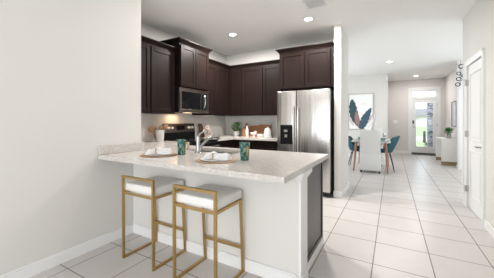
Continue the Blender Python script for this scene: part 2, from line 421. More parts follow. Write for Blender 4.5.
# outside the front door
struct('lawn', box(B(), -40, 45, 14.2, 140, -.22, -.16), 'grass')
struct('pavement', box(B(), -3.8, 8, 11.75, 14.2, -.22, -.06), 'pave')
struct('street', box(B(), -40, 45, 22, 27, -.16, -.14), 'pave')
t = thing('porch_column', 'grey stacked stone porch column outside the front door', 'column', (1.53, 13.2, -.06))
obj('stone_shaft', box(B(), 1.31, 1.75, 13.0, 13.4, -.06, 2.15, .01), 'stone', t); obj('column_cap', box(B(), 1.28, 1.78, 12.97, 13.43, 2.15, 2.85), 'trim', t)
t = thing('neighbour_house', 'pale stucco house with grey roof seen through front door glass', 'house', (7, 84, -.16))
obj('house_wall', box(B(), 0, 16, 80, 88, -.16, 2.7), 'stucco', t)
b = B(); prism(b, [(79.3, 2.65), (88.7, 2.65), (84, 4.6)], lambda p, q, s: (s, p, q), -.6, 16.6); obj('roof', b, 'roof', t)
obj('garage_door', box(B(), 6.4, 9.6, 79.9, 80, -.15, 2.1), 'trim', t)
for x in (2.2, 12.5): obj('window', box(B(), x, x+1.4, 79.9, 80, .8, 2.1), 'rubber', t)
t = thing('yard_post', 'slim dark post on the lawn seen through front door glass', 'post', (1.83, 20, -.16))
obj('post_shaft', hexa(B(), (1.75, 1.91, 19.92, 20.08), (1.77, 1.89, 19.94, 20.06), -.16, .52), 'rubber', t)
obj('post_cap', hexa(B(), (1.74, 1.92, 19.91, 20.09), (1.81, 1.85, 19.98, 20.02), .52, .62), 'rubber', t)
def clump(name, label, cat, c, r, m, n=220, group=None, lw=.12):
    b = B(); rnd = random.Random(int(c[0]*100))
    lathe(b, [(0.03, 0), (.03, r*.6)], c, 6)
    for i in range(n):
        th, ph = rnd.uniform(0, 2*PI), math.acos(rnd.uniform(-.3, 1))
        d = Vector((math.sin(ph)*math.cos(th), math.sin(ph)*math.sin(th), math.cos(ph)))
        p = Vector(c)+Vector((0, 0, r*.6))+d*r*rnd.uniform(.3, .75)
        leafblade(b, p, p+(d+Vector((rnd.uniform(-.6, .6), rnd.uniform(-.6, .6), rnd.uniform(-.3, .5))))*r*.3, r*lw, n=3)
    return tag(obj(name, b, m), label, cat, group)
clump('shrub', 'low olive shrub by the walk outside the front door glass', 'shrub', (1.62, 16.2, -.16), .20, 'palebush')

# ------------------------------------------------------------------ kitchen worktops
ZC, ZB = .914, .874
SX0, SX1, SY0, SY1 = -2.12, -1.42, 2.16, 2.53
b = B()
box(b, XL+.001, -.562, 1.43, SY0, ZB, ZC); box(b, XL+.001, SX0, SY0, SY1, ZB, ZC); box(b, SX1, -.562, SY0, SY1, ZB, ZC); box(b, XL+.001, -.562, SY1, 2.65, ZB, ZC)
box(b, XK+.001, XL+.001, 1.931, 2.65, ZB, ZC); box(b, XK+.001, -2.83, 2.65, 3.055, ZB, ZC)
wt = tag(obj('worktop', b, 'quartz'), 'speckled pale quartz breakfast counter along the half wall', 'countertop')
obj('backsplash', box(B(), XL+.001, XL+.021, 1.435, 1.96, ZC, ZC+.095, .003, 1), 'quartz', wt)
b = B(); box(b, XK+.001, -2.83, 3.83, YK-.001, ZB, ZC); box(b, -2.83, -1.835, 4.36, YK-.001, ZB, ZC)
tag(obj('worktop', b, 'quartz'), 'speckled pale quartz corner worktop between range and refrigerator', 'countertop')

# ------------------------------------------------------------------ cabinets
def shaker(bm, axis, plane, a0, a1, z0, z1, out, fr=.062):
    """five piece door front. axis 'x': faces along x (plane = x of carcass front); a = y range. out = +1/-1"""
    def bx(p0, p1, d0, d1, q0, q1, bev=.003):
        lo, hi = sorted((plane+out*d0, plane+out*d1))
        if axis == 'x': box(bm, lo, hi, p0, p1, q0, q1, bev, 1)
        else: box(bm, p0, p1, lo, hi, q0, q1, bev, 1)
    bx(a0, a1, 0, .010, z0, z1, 0)
    bx(a0, a0+fr, .010, .020, z0, z1); bx(a1-fr, a1, .010, .020, z0, z1)
    bx(a0+fr, a1-fr, .010, .020, z0, z0+fr); bx(a0+fr, a1-fr, .010, .020, z1-fr, z1)
def crown(bm, r, z0, z1, o):
    """r = (x0,x1,y0,y1) footprint, o = outward growth per side (x-,x+,y-,y+)"""
    def g(k): return (r[0]-o[0]*k, r[1]+o[1]*k, r[2]-o[2]*k, r[3]+o[3]*k)
    h = z1-z0
    hexa(bm, g(.12), g(.2), z0, z0+h*.2); hexa(bm, g(.2), g(.85), z0+h*.2, z0+h*.78); hexa(bm, g(1), g(1), z0+h*.78, z1)
    return bm
def wallcab(label, rect, z0, z1, axis, out, doors, zc, grow, group='espresso wall cabinets'):
    x0, x1, y0, y1 = rect
    t = thing('wall_cabinet', label, 'cabinet', ((x0+x1)/2, (y0+y1)/2, z0), group)
    obj('cabinet_body', box(B(), x0, x1, y0, y1, z0, z1), 'cab', t)
    plane = (x1 if out > 0 else x0) if axis == 'x' else (y1 if out > 0 else y0)
    for a0, a1 in doors:
        b = B(); shaker(b, axis, plane, a0, a1, z0+.012, z1-.03, out); obj('door', b, 'cab', t)
    obj('crown_molding', crown(B(), rect, zc[0], zc[1], grow), 'cab', t)
    return t
UZ = 1.372
wallcab('espresso two-door wall cabinet left of the microwave', (XK+.001, -3.15, 1.94, 3.055), UZ, 2.41, 'x', 1, [(2.09, 2.545), (2.565, 3.035)], (2.41, 2.475), (0, .055, 0, 0))
wallcab('taller espresso wall cabinet mounted above the microwave', (XK+.001, -3.05, 3.06, 3.825), 1.825, 2.56, 'x', 1, [(3.075, 3.435), (3.445, 3.81)], (2.545, 2.625), (0, .06, .055, .055))
wallcab('espresso two-door wall cabinet right of the microwave, in the corner', (XK+.001, -3.15, 3.83, 5.015), UZ, 2.41, 'x', 1, [(3.845, 4.185), (4.20, 4.60)], (2.41, 2.475), (0, .055, 0, 0))
wallcab('narrow single-door espresso wall cabinet beside the corner', (-3.148, -2.83, 4.69, 5.015), UZ, 2.41, 'y', -1, [(-3.10, -2.84)], (2.41, 2.475), (0, 0, .055, 0))
wallcab('espresso two-door wall cabinet between corner and refrigerator', (-2.828, -1.822, 4.69, 5.015), UZ, 2.41, 'y', -1, [(-2.815, -2.325), (-2.31, -1.835)], (2.41, 2.475), (0, 0, .055, 0))
wallcab('deep espresso two-door wall cabinet above the refrigerator', (-1.80, -.84, 4.33, 5.015), 1.825, 2.50, 'y', -1, [(-1.785, -1.325), (-1.315, -.885)], (2.485, 2.56), (.055, 0, .06, 0))

def basecab(label, rect, axis, out, fronts, toe=True):
    x0, x1, y0, y1 = rect
    t = thing('base_cabinet', label, 'cabinet', ((x0+x1)/2, (y0+y1)/2, 0), 'espresso base cabinets')
    obj('cabinet_body', box(B(), x0, x1, y0, y1, .1, ZB-.001), 'cab', t)
    plane = (x1 if out > 0 else x0) if axis == 'x' else (y1 if out > 0 else y0)
    b = B()
    if axis == 'x': box(b, x0, x1-.06 if out > 0 else x1, y0, y1, 0, .1)
    else: box(b, x0, x1, y0+(.06 if out < 0 else 0), y1-(.06 if out > 0 else 0), 0, .1)
    obj('toe_kick', b, 'black', t)
    for a0, a1 in fronts:
        d = B(); shaker(d, axis, plane, a0, a1, .12, .68, out); obj('door', d, 'cab', t)
        d = B(); shaker(d, axis, plane, a0, a1, .70, .855, out, .03); obj('drawer', d, 'cab', t)
    return t
basecab('espresso base cabinet under worktop left of the range', (XK+.001, -2.87, 2.66, 3.055), 'x', 1, [(2.68, 3.045)])
basecab('espresso base cabinet under worktop right of the range', (XK+.001, -2.87, 3.835, 4.40), 'x', 1, [(3.85, 4.38)])
basecab('espresso base cabinet under worktop beside the refrigerator', (-3.46, -1.84, 4.405, YK-.001), 'y', -1, [(-2.85, -2.36), (-2.35, -1.855)])
# peninsula cabinets: left and right of the sink base, with a finished dark end panel
basecab('espresso base cabinet under breakfast counter left of the sink', (XK+.001, -2.155, 1.99, 2.61), 'y', 1, [(-2.82, -2.5), (-2.49, -2.165)])
t = basecab('espresso base cabinet at the open end of breakfast counter', (-1.385, -.634, 1.99, 2.61), 'y', 1, [(-1.37, -1.02), (-1.01, -.65)])
b = B(); box(b, -.634, -.622, 2.0, 2.63, .062, ZB-.002)
for q in ((2.0, 2.035, .062, .872), (2.595, 2.63, .062, .872), (2.035, 2.595, .062, .10), (2.035, 2.595, .83, .872)): box(b, -.622, -.614, q[0], q[1], q[2], q[3], .002, 1)
obj('end_panel', b, 'endpanel', t)
obj('shoe_molding', box(B(), -.634, -.606, 2.0, 2.63, 0, .06, .004, 1), 'trim', t)

# sink
t = thing('kitchen_sink', 'undermount steel sink set into the breakfast counter', 'sink', (-1.77, 2.345, .70))
b = B(); th = .008
box(b, SX0-.015, SX1+.015, SY0-.015, SY1+.015, .68, .688); box(b, SX0-.015, SX0-.001, SY0-.015, SY1+.015, .688, .873); box(b, SX1+.001, SX1+.015, SY0-.015, SY1+.015, .688, .873)
box(b, SX0-.001, SX1+.001, SY0-.015, SY0-.001, .688, .873); box(b, SX0-.001, SX1+.001, SY1+.001, SY1+.015, .688, .873)
obj('basin', b, 'steel', t); obj('drain', disc_y(B(), (-1.77, 2.345, .688), .045, .004, 20, 'z'), 'nickel', t, True)
# faucet
FX, FY = -1.785, 2.06
t = thing('faucet', 'chrome pull-out kitchen faucet beside the sink', 'faucet', (FX, FY, ZC))
b = B(); lathe(b, [(0, 0), (.036, 0), (.036, .006), (.028, .014), (.024, .03), (.022, .11), (.024, .15), (.022, .175), (0, .18)], (FX, FY, ZC)); obj('faucet_body', b, 'chrome', t, True)
obj('spout', tube(B(), [(FX+.005, FY+.005, ZC+.04), (FX+.02, FY+.05, ZC+.09), (FX+.045, FY+.12, ZC+.145), (FX+.07, FY+.19, ZC+.168), (FX+.085, FY+.235, ZC+.165)], [.018, .018, .018, .020, .021], 14), 'chrome', t, True)
obj('spray_head', tube(B(), [(FX+.085, FY+.235, ZC+.168), (FX+.092, FY+.255, ZC+.14)], [.022, .019], 14), 'nickel', t, True)
obj('lever_handle', tube(B(), [(FX, FY, ZC+.175), (FX+.005, FY+.03, ZC+.205), (FX+.02, FY+.075, ZC+.232), (FX+.035, FY+.12, ZC+.24)], [.016, .011, .008, .007], 10), 'chrome', t, True)

# ------------------------------------------------------------------ appliances
# refrigerator
FXL, FXR, FYF = -1.795, -.868, 4.20
t = thing('refrigerator', 'stainless steel side-by-side refrigerator', 'refrigerator', (-1.33, 4.6, 0))
b = B(); box(b, FXL+.004, FXR-.004, FYF+.065, 4.98, .03, 1.76)
obj('cabinet', b, 'rubber', t)
obj('toe_grille', box(B(), FXL+.02, FXR-.02, FYF+.05, FYF+.075, .025, .10), 'black', t)
XS = -1.437
dl = obj('freezer_door', box(B(), FXL, XS-.004, FYF, FYF+.062, .085, 1.78, .010, 3), 'doorsteel', t, True)
dr = obj('refrigerator_door', box(B(), XS+.004, FXR, FYF, FYF+.062, .085, 1.78, .010, 3), 'doorsteel', t, True)
for x, dd in ((XS-.036, dl), (XS+.040, dr)):
    b = B(); tube(b, [(x, FYF+.002, .55), (x, FYF-.045, .57), (x, FYF-.052, .66), (x, FYF-.056, 1.05), (x, FYF-.052, 1.40), (x, FYF-.045, 1.485), (x, FYF+.002, 1.505)], .0145, 10); obj('handle', b, 'handle', dd, True)
dp = obj('water_dispenser', box(B(), -1.73, -1.50, FYF-.004, FYF+.01, .845, 1.185, .004, 1), 'matteblack', dl)
b = B(); box(b, -1.655, -1.595, FYF-.014, FYF-.004, 1.06, 1.10); obj('spout_block', b, 'nickel', dp)
obj('paddle', box(B(), -1.645, -1.60, FYF-.012, FYF-.004, .965, 1.015), 'steel', dp)
obj('badge', box(B(), -.99, -.91, FYF-.002, FYF+.002, 1.722, 1.734), 'nickel', dr)
for x in (FXL+.08, FXR-.08):
    for y in (FYF+.12, 4.9): obj('foot', lathe(B(), [(0, 0), (.02, 0), (.02, .03), (0, .03)], (x, y, 0), 12), 'black', t)
# range
t = thing('range', 'freestanding electric range with steel control panel under microwave', 'stove', (-3.15, 3.443, 0))
RY0, RY1 = 3.063, 3.822
obj('body', box(B(), -3.40, -2.84, RY0, RY1, .06, .905), 'black', t)
obj('cooktop', box(B(), -3.385, -2.80, RY0, RY1, .905, .919, .003, 1), 'blackglass', t)
for x, y, r in ((-2.98, 3.25, .11), (-2.98, 3.63, .09), (-3.23, 3.25, .08), (-3.23, 3.63, .10)): obj('burner_ring', lathe(B(), [(r, 0), (r, .0012), (r-.006, .0012), (r-.006, 0)], (x, y, .919), 32), 'rubber', t)
bgd = obj('control_panel', hexa(B(), (-3.46, -3.385, RY0, RY1), (-3.46, -3.42, RY0, RY1), 1.05, 1.205), 'darksteel', t)
obj('panel_base', box(B(), -3.46, -3.385, RY0+.004, RY1-.004, .905, 1.05), 'matteblack', t)
def fx(z): return -3.385-(z-1.05)/.155*.035
obj('display', hexa(B(), (-3.44, fx(1.09)+.003, 3.34, 3.545), (-3.44, fx(1.165)+.003, 3.34, 3.545), 1.09, 1.165), 'blackglass', bgd)
for y in (3.135, 3.22, 3.66, 3.745):
    b = B(); tube(b, [(fx(1.125), y, 1.125), (fx(1.125)+.03, y, 1.132)], [.027, .022], 16); obj('knob', b, 'knob', bgd, True)
od = obj('oven_door', box(B(), -2.84, -2.80, RY0+.005, RY1-.005, .24, .86, .004, 1), 'blackglass', t)
obj('handle', tube(B(), [(-2.80, 3.12, .80), (-2.755, 3.12, .80), (-2.755, 3.765, .80), (-2.80, 3.765, .80)], .012), 'steel', od, True)
obj('drawer', box(B(), -2.84, -2.80, RY0+.005, RY1-.005, .065, .23, .004, 1), 'darksteel', t)
for x in (-3.36, -2.9):
    for y in (3.12, 3.76): obj('foot', lathe(B(), [(0, 0), (.02, 0), (.02, .06), (0, .06)], (x, y, 0), 10), 'black', t)
# microwave
t = thing('microwave', 'steel over-the-range microwave with dark window', 'microwave', (-3.26, 3.443, 1.40))
MX = -3.045
obj('body', box(B(), XK+.001, MX-.03, 3.063, 3.822, 1.402, 1.818), 'black', t)
mface = obj('face_frame', B() and box(box(box(box(B(), MX-.03, MX, 3.063, 3.822, 1.755, 1.818, .003, 1), MX-.03, MX, 3.063, 3.822, 1.402, 1.455, .003, 1), MX-.03, MX, 3.063, 3.105, 1.455, 1.755), MX-.03, MX, 3.775, 3.822, 1.455, 1.755), 'darksteel', t)
obj('window', box(B(), MX-.028, MX-.003, 3.105, 3.60, 1.455, 1.755), 'blackglass', t)
obj('control_strip', box(B(), MX-.028, MX-.001, 3.60, 3.775, 1.455, 1.755), 'black', t)
obj('handle', tube(B(), [(MX-.002, 3.655, 1.49), (MX+.035, 3.655, 1.50), (MX+.05, 3.655, 1.55), (MX+.055, 3.655, 1.605), (MX+.05, 3.655, 1.66), (MX+.035, 3.655, 1.715), (MX-.002, 3.655, 1.725)], .014, 12), 'chrome', t, True)
obj('badge', box(B(), MX-.001, MX+.002, 3.41, 3.47, 1.782, 1.794), 'steel', t)
mb = obj('task_lamp', box(B(), -3.25, -3.15, 3.34, 3.46, 1.398, 1.402), 'warmlamp', t)
ld = bpy.data.lights.new('microwave_lamp', 'AREA'); ld.size = .22; ld.energy = 1.5; ld.color = (1, .72, .45); lo = bpy.data.objects.new('microwave_lamp', ld); COL.objects.link(lo); lo.location = (-3.30, 3.30, 1.39)

# ------------------------------------------------------------------ counter stools
def stool():
    t = thing('counter_stool', 'gold-framed counter stool with white seat, nearer the left wall', 'stool', (0, 0, 0), 'gold counter stools')
    w, y0, y1 = .2, -.18, .155          # half width, near legs, far legs (top)
    k = .020
    for s in (-1, 1):
        x = s*w
        obj('leg', sqbar(B(), (x, y0, .01), (x, y0-.005, .755), k), 'gold', t)
        obj('leg', sqbar(B(), (x, y1+.04, .01), (x, y1, .605), k), 'gold', t)
        obj('floor_runner', sqbar(B(), (x, y0-.01, .01), (x, y1+.05, .01), k), 'gold', t)
    b = B(); sqbar(b, (-w-.01, y0, .602), (w+.01, y0, .602), k); sqbar(b, (-w-.01, y1, .602), (w+.01, y1, .602), k)
    for s in (-1, 1): sqbar(b, (s*w, y0, .602), (s*w, y1, .602), k)
    obj('seat_frame', b, 'gold', t)
    obj('footrest', sqbar(B(), (-w, y1+.027, .205), (w, y1+.027, .205), k), 'gold', t)
    obj('back_rail', sqbar(B(), (-w-.01, y0-.005, .748), (w+.01, y0-.005, .748), k), 'gold', t)
    obj('seat', box(B(), -w+.002, w-.002, y0+.012, y1+.03, .613, .688, .016, 3), 'leather', t, True)
    return t
s1 = stool(); s1.location = (-1.930, 1.617, 0)
dup(s1, (-1.275, 1.607, 0), 'gold-framed counter stool with white seat, nearer the end of counter')

# ------------------------------------------------------------------ place settings on the breakfast counter
def charger(c, label, rot):
    t = thing('charger', label, 'placemat', c, 'rattan chargers on the counter')
    b = B(); lathe(b, [(0, 0), (.168, 0), (.176, .002), (.176, .006), (.168, .008), (.14, .006), (0, .005)], c, 40); obj('woven_disc', b, 'rattan', t, True)
    return t
def plate(c, label):
    b = B(); lathe(b, [(0, 0), (.085, 0), (.132, .006), (.136, .008), (.132, .009), (.085, .005), (0, .005)], c, 40)
    return tag(obj('dinner_plate', b, 'ceramic', None, True), label, 'plate', 'white plates on the counter')
def napkin(c, label, rot, seed):
    t = thing('napkin', label, 'napkin', c, 'folded napkins on the counter')
    rnd = random.Random(seed); b = B()
    nu, nv = 26, 12; g = []
    ph = [rnd.uniform(0, 6) for _ in range(4)]
    for lay in (0, 1):
        for i in range(nu+1):
            row = []
            for j in range(nv+1):
                u, v = i/nu*2-1, j/nv*2-1
                pinch = .30+.70*min(1, abs(u+.25)/.55)
                y = v*.060*pinch
                if u > -.25: y *= 1.1
                x = u*.118+.012*math.sin(3*v+ph[0])*abs(u)
                edge = (1-abs(v)**3)*(1-max(0, abs(u)-.85)/.15*.8)
                z = .004+edge*(.030+.013*math.sin(5*u+7*v+ph[1])+.012*math.cos(11*v+2*u+ph[2])+.010*(1-pinch)*2)
                if lay: z = .0015
                row.append(b.verts.new((c[0]+x*math.cos(rot)-y*math.sin(rot), c[1]+x*math.sin(rot)+y*math.cos(rot), c[2]+z)))
            g.append(row)
    T = g[:nu+1]; L = g[nu+1:]
    for i in range(nu):
        for j in range(nv):
            b.faces.new((T[i][j], T[i+1][j], T[i+1][j+1], T[i][j+1])); b.faces.new((L[i][j], L[i][j+1], L[i+1][j+1], L[i+1][j]))
    for i in range(nu):
        b.faces.new((T[i][0], L[i][0], L[i+1][0], T[i+1][0])); b.faces.new((T[i][nv], T[i+1][nv], L[i+1][nv], L[i][nv]))
    for j in range(nv):
        b.faces.new((T[0][j], T[0][j+1], L[0][j+1], L[0][j])); b.faces.new((T[nu][j], L[nu][j], L[nu][j+1], T[nu][j+1]))
    obj('cloth', b, 'linen', t, True)
    b = B(); q = Vector((c[0]-.03*math.cos(rot), c[1]-.03*math.sin(rot), c[2]+.028))
    pts = [q+Vector((-math.sin(rot)*math.cos(a)*.03, math.cos(rot)*math.cos(a)*.03, math.sin(a)*.027)) for a in [2*PI*k/20 for k in range(21)]]
    tube(b, pts, .005, 8, False); obj('napkin_ring', b, 'gold', t, True)
    return t
for i, (cx, cy, side, rot) in enumerate(((-2.005, 1.735, 'nearer the left wall', .75), (-1.305, 1.745, 'nearer the end of counter', .45))):
    c = (cx, cy, ZC)
    charger(c, 'round woven rattan charger under white plate, '+side, 0)
    plate((cx, cy, ZC+.0062), 'white dinner plate on rattan charger, '+side)
    napkin((cx, cy, ZC+.0130), 'folded white napkin in gold ring on plate, '+side, rot, i+3)
def mug(loc, label, hd):
    x, y, z = loc
    t = thing('tumbler', label, 'cup', loc, 'teal tumblers on the counter')
    b = B(); lathe(b, [(0, 0), (.034, 0), (.037, .004), (.046, .148), (.047, .153), (.043, .152), (.034, .01), (0, .008)], loc, 32); obj('cup_body', b, 'mug', t, True)
    d = Vector((math.cos(hd), math.sin(hd), 0)); o = Vector(loc)
    b = B(); tube(b, [o+d*.040+Vector((0, 0, .115)), o+d*.066+Vector((0, 0, .122)), o+d*.078+Vector((0, 0, .10)), o+d*.070+Vector((0, 0, .065)), o+d*.036+Vector((0, 0, .045))], .0085, 8); obj('handle', b, 'gold', t, True)
    return t
mug((-1.85, 1.885, ZC), 'teal patterned tumbler with gold handle beside faucet', .30)
mug((-1.112, 1.893, ZC), 'teal patterned tumbler with gold handle near end of counter', -.72)

# ------------------------------------------------------------------ things on the rear worktops
# utensil crock + spoons
def cp(px, py, pz): return Vector((px, py, pz))
KX, KY = -3.27, 2.845
t = thing('utensil_crock', 'white ceramic utensil crock left of the range', 'crock', (KX, KY, ZC))
b = B(); lathe(b, [(0, 0), (.056, 0), (.062, .006), (.072, .185), (.074, .195), (.068, .195), (.056, .012), (0, .010)], (KX, KY, ZC)); obj('jar', b, 'ceramic', t, True)
def spoon(p, q, label, hw=.035, m='wood'):
    t = thing('wooden_spoon', label, 'utensil', p, 'wooden spoons by the crock')
    p, q = Vector(p), Vector(q); d = (q-p)
    obj('spoon_handle', tube(B(), [p, p+d*.75], [.014, .012], 8), m, t, True)
    b = B(); c = p+d*.86; L = d.length*.17
    r = bmesh.ops.create_uvsphere(b, u_segments=18, v_segments=10, radius=1)
    dn = d.normalized(); f = Vector((.85, -.5, 0)); f = (f-dn*f.dot(dn)).normalized(); s = dn.cross(f)
    for v in b.verts:
        co = v.co.copy(); v.co = c+dn*co.z*L+s*co.x*hw+f*co.y*.011
    obj('spoon_head', b, m, t, True)
spoon((-3.352, 2.862, ZC+.002), (-3.42, 2.775, ZC+.235), 'wooden spoon leaning behind the crock, tilted farthest left', .056)
spoon((-3.39, 2.90, ZC+.002), (-3.43, 2.845, ZC+.245), 'wooden spoon leaning behind the crock, half hidden by it', .052)
spoon((KX, KY+.01, ZC+.014), (KX-.02, KY+.155, ZC+.285), 'wooden spoon standing in crock, tilted toward the range', .042)
spoon((KX-.01, KY-.02, ZC+.014), (KX-.03, KY+.05, ZC+.26), 'wooden spoon standing upright in the crock', .03)
# dark board and knot ornament right of the range
t = tag(obj('serving_board', prism(B(), [(3.985, ZC), (4.10, ZC), (4.10, 1.17), (4.06, 1.20), (4.01, 1.20), (3.985, 1.17)], lambda p, q, s: (s-(q-ZC)*.25, p, q), -3.385, -3.365), 'knotboard'), 'dark walnut board leaning on wall right of the range', 'board')
KC = Vector((-3.24, 4.03, ZC))
t = thing('knot_ornament', 'cream chain-link ornament in front of dark walnut board', 'ornament', KC)
def link(c, R1, R2, nrm, rr, name='link'):
    n = Vector(nrm).normalized(); u, v = ring_frame(n)
    pts = [c+u*math.cos(a)*R1+v*math.sin(a)*R2 for a in [2*PI*k/24 for k in range(25)]]
    obj(name, tube(B(), pts, rr, 10, False), 'knotcream', t, True)
link(KC+Vector((0, -.02, .20)), .045, .055, (1, -.4, .1), .017)
link(KC+Vector((.01, .015, .125)), .045, .055, (.3, 1, .3), .017)
link(KC+Vector((.0, .05, .055)), .05, .04, (1, -.1, .7), .017)
link(KC+Vector((.03, .0, .02)), .055, .055, (0, 0, 1), .017)
# herb plant
PX, PY = -3.055, 4.83
t = thing('potted_plant', 'small green plant in white pot on the rear worktop', 'plant', (PX, PY, ZC))
b = B(); lathe(b, [(0, 0), (.045, 0), (.066, .03), (.070, .075), (.064, .105), (.058, .105), (.055, .08), (0, .08)], (PX, PY, ZC)); obj('pot', b, 'ceramic', t, True)
b = B(); rnd = random.Random(4)
for i in range(130):
    a, r, z = rnd.uniform(0, 2*PI), rnd.uniform(.01, .115), rnd.uniform(.10, .29)
    r *= .6+.5*math.sin(PI*min(1, (z-.06)/.26))
    p = Vector((PX+r*math.cos(a), PY+r*math.sin(a)*.9, ZC+z)); q = p+Vector((math.cos(a)*.05, math.sin(a)*.05, rnd.uniform(-.02, .05)))
    leafblade(b, p, q, .022, .01)
for i in range(12):
    a = rnd.uniform(0, 2*PI); tube(b, [(PX, PY, ZC+.08), (PX+.06*math.cos(a), PY+.06*math.sin(a), ZC+rnd.uniform(.16, .26))], .003, 5)
obj('foliage', b, 'leaf', t, True)
# leaning boards (lean towards the wall)
def lean(name, label, poly, y, m, k=.20, th=.018, hole=None):
    b = B(); prism(b, poly, lambda p, q, s: (p, s+(q-ZC)*k, q), y, y+th)
    return tag(obj(name, b, m), label, 'board')
lean('marble_board', 'white marble board at the back behind wide walnut board', [(-2.55, ZC), (-2.26, ZC), (-2.26, 1.205), (-2.27, 1.215), (-2.54, 1.215), (-2.55, 1.205)], 4.945, 'ceramic', .03, .016)
lean('cutting_board', 'wide walnut cutting board leaning on the wall near refrigerator', [(-2.77, ZC), (-2.23, ZC), (-2.23, 1.165), (-2.25, 1.175), (-2.50, 1.175), (-2.53, 1.16), (-2.75, 1.145), (-2.77, 1.13)], 4.88, 'board', .16)
lean('paddle_board', 'narrow walnut paddle board with upright handle behind white bottle', [(-2.91, ZC), (-2.755, ZC), (-2.755, 1.11), (-2.775, 1.13), (-2.80, 1.135), (-2.80, 1.20), (-2.81, 1.21), (-2.835, 1.21), (-2.845, 1.20), (-2.845, 1.135), (-2.88, 1.13), (-2.91, 1.10)], 4.83, 'board', .15)
b = B(); lathe(b, [(0, 0), (.034, 0), (.037, .006), (.037, .13), (.034, .155), (.018, .185), (.015, .20), (.020, .205), (.020, .225), (0, .228)], (-2.735, 4.76, ZC)); tag(obj('ceramic_bottle', b, 'ceramic', None, True), 'slim white ceramic bottle in front of walnut boards', 'bottle')
t = thing('bird_figurine', 'small white ceramic bird in front of walnut board', 'figurine', (-2.555, 4.74, ZC))
b = B(); lathe(b, [(0, 0), (.03, 0), (.024, .01), (.014, .025), (.045, .045), (.058, .07), (.045, .095), (.02, .105), (0, .105)], (-2.56, 4.74, ZC), 20, 1.15, .75); obj('bird_body', b, 'ceramic', t, True)
b = B(); lathe(b, [(0, 0), (.02, .005), (.026, .02), (.02, .036), (0, .042)], (-2.515, 4.74, ZC+.095), 14); tube(b, [(-2.50, 4.74, ZC+.112), (-2.478, 4.74, ZC+.108)], [.008, .001], 8); tube(b, [(-2.535, 4.74, ZC+.08), (-2.515, 4.74, ZC+.11)], .018, 10); obj('head', b, 'ceramic', t, True)
b = B(); tube(b, [(-2.60, 4.74, ZC+.075), (-2.65, 4.74, ZC+.10)], [.02, .006], 8); obj('tail', b, 'ceramic', t, True)
tag(obj('butter_dish', box(B(), -2.46, -2.335, 4.70, 4.78, ZC, ZC+.065, .014, 3), 'ceramic', None, True), 'low white lidded dish between bird and canister', 'dish')
t = thing('canister', 'white conical canister with lid closest to the refrigerator', 'canister', (-2.225, 4.72, ZC))
b = B(); lathe(b, [(0, 0), (.090, 0), (.094, .006), (.060, .165), (.055, .172), (0, .172)], (-2.225, 4.72, ZC)); obj('jar', b, 'ceramic', t, True)
b = B(); lathe(b, [(.058, .172), (.056, .182), (.03, .195), (.012, .2), (.016, .215), (.012, .225), (0, .227)], (-2.225, 4.72, ZC)); obj('lid', b, 'ceramic', t, True)
# outlets / switch plates
def outlet(c, axis, label, sw, sh):
    b = B(); x, y, z = c
    if axis == 'x': box(b, x, x+.006, y-sw/2, y+sw/2, z-sh/2, z+sh/2, .002, 1)
    else: box(b, x-sw/2, x+sw/2, y-.006, y, z-sh/2, z+sh/2, .002, 1)
    t = tag(obj('switch_plate', b, 'plate'), label, 'switch')
    for k in (-1, 1):
        b = B(); d = k*sw*.22
        if axis == 'x': box(b, x+.006, x+.010, y+d-.014, y+d+.014, z-.03, z+.03, .002, 1)
        else: box(b, x+d-.014, x+d+.014, y-.010, y-.006, z-.03, z+.03, .002, 1)
        obj('rocker', b, 'trim', t)
    return t
outlet((.12, 11.6, 1.22), 'y', 'white double switch plate on wall left of front door', .15, .12)
t = tag(obj('motion_sensor', box(B(), -.17, -.11, 9.54, 9.6, 2.60, 2.72, .012, 2), 'plate', None, True), 'small white motion sensor high at the hall corner', 'sensor')

# ------------------------------------------------------------------ ceiling fittings
LAMPS = []
def can(x, y, label, power):
    t = thing('recessed_light', label, 'ceiling light', (x, y, H), 'recessed ceiling lights')
    b = B(); lathe(b, [(.062, -.001), (.062, -.006), (.092, -.004), (.094, -.001), (.062, -.001)], (x, y, H), 32); obj('trim_ring', b, 'trim', t, True)
    b = B(); lathe(b, [(0, -.003), (.062, -.003), (.062, -.001), (0, -.001)], (x, y, H), 32); obj('lens', b, 'lamp', t, True)
    d = bpy.data.lights.new('recessed_lamp', 'AREA'); d.shape = 'DISK'; d.size = .12; d.energy = power; d.color = (1, .965, .92); d.spread = PI
    o = bpy.data.objects.new('recessed_lamp', d); COL.objects.link(o); o.location = (x, y, H-.015)
can(-2.514, 3.85, 'round recessed light over the kitchen, left of the two', 68)
can(-1.121, 3.85, 'round recessed light in front of refrigerator, beside the vent', 44)
can(-.06, 7.70, 'round recessed light in the hall ceiling beside dining table', 15)
can(.73, 10.6, 'round recessed light farthest back, before the front door', 17)
can(-1.98, 2.22, 'round recessed light above the sink, nearer the left wall', 4)
can(-1.12, 2.22, 'added unseen recessed light above the sink, nearer the end of counter', 6)  # added out of view to brighten the counter and backsplash
t = thing('ceiling_vent', 'square white louvred air vent in the ceiling', 'vent', (-.89, 3.36, H))
b = B()
for q in ((-1.02, -.76, 3.22, 3.245), (-1.02, -.76, 3.475, 3.50), (-1.02, -.995, 3.245, 3.475), (-.785, -.76, 3.245, 3.475)): box(b, q[0], q[1], q[2], q[3], H-.012, H-.001)
obj('frame', b, 'trim', t)
obj('duct_shade_plate', box(B(), -.995, -.785, 3.245, 3.475, H-.003, H-.001), 'rubber', t)  # flat dark plate stands in for the shade inside the duct
for k in range(7):
    y = 3.262+k*.0325
    obj('slat', sqbar(B(), (-.995, y, H-.008), (-.785, y, H-.008), .013), 'trim', t)

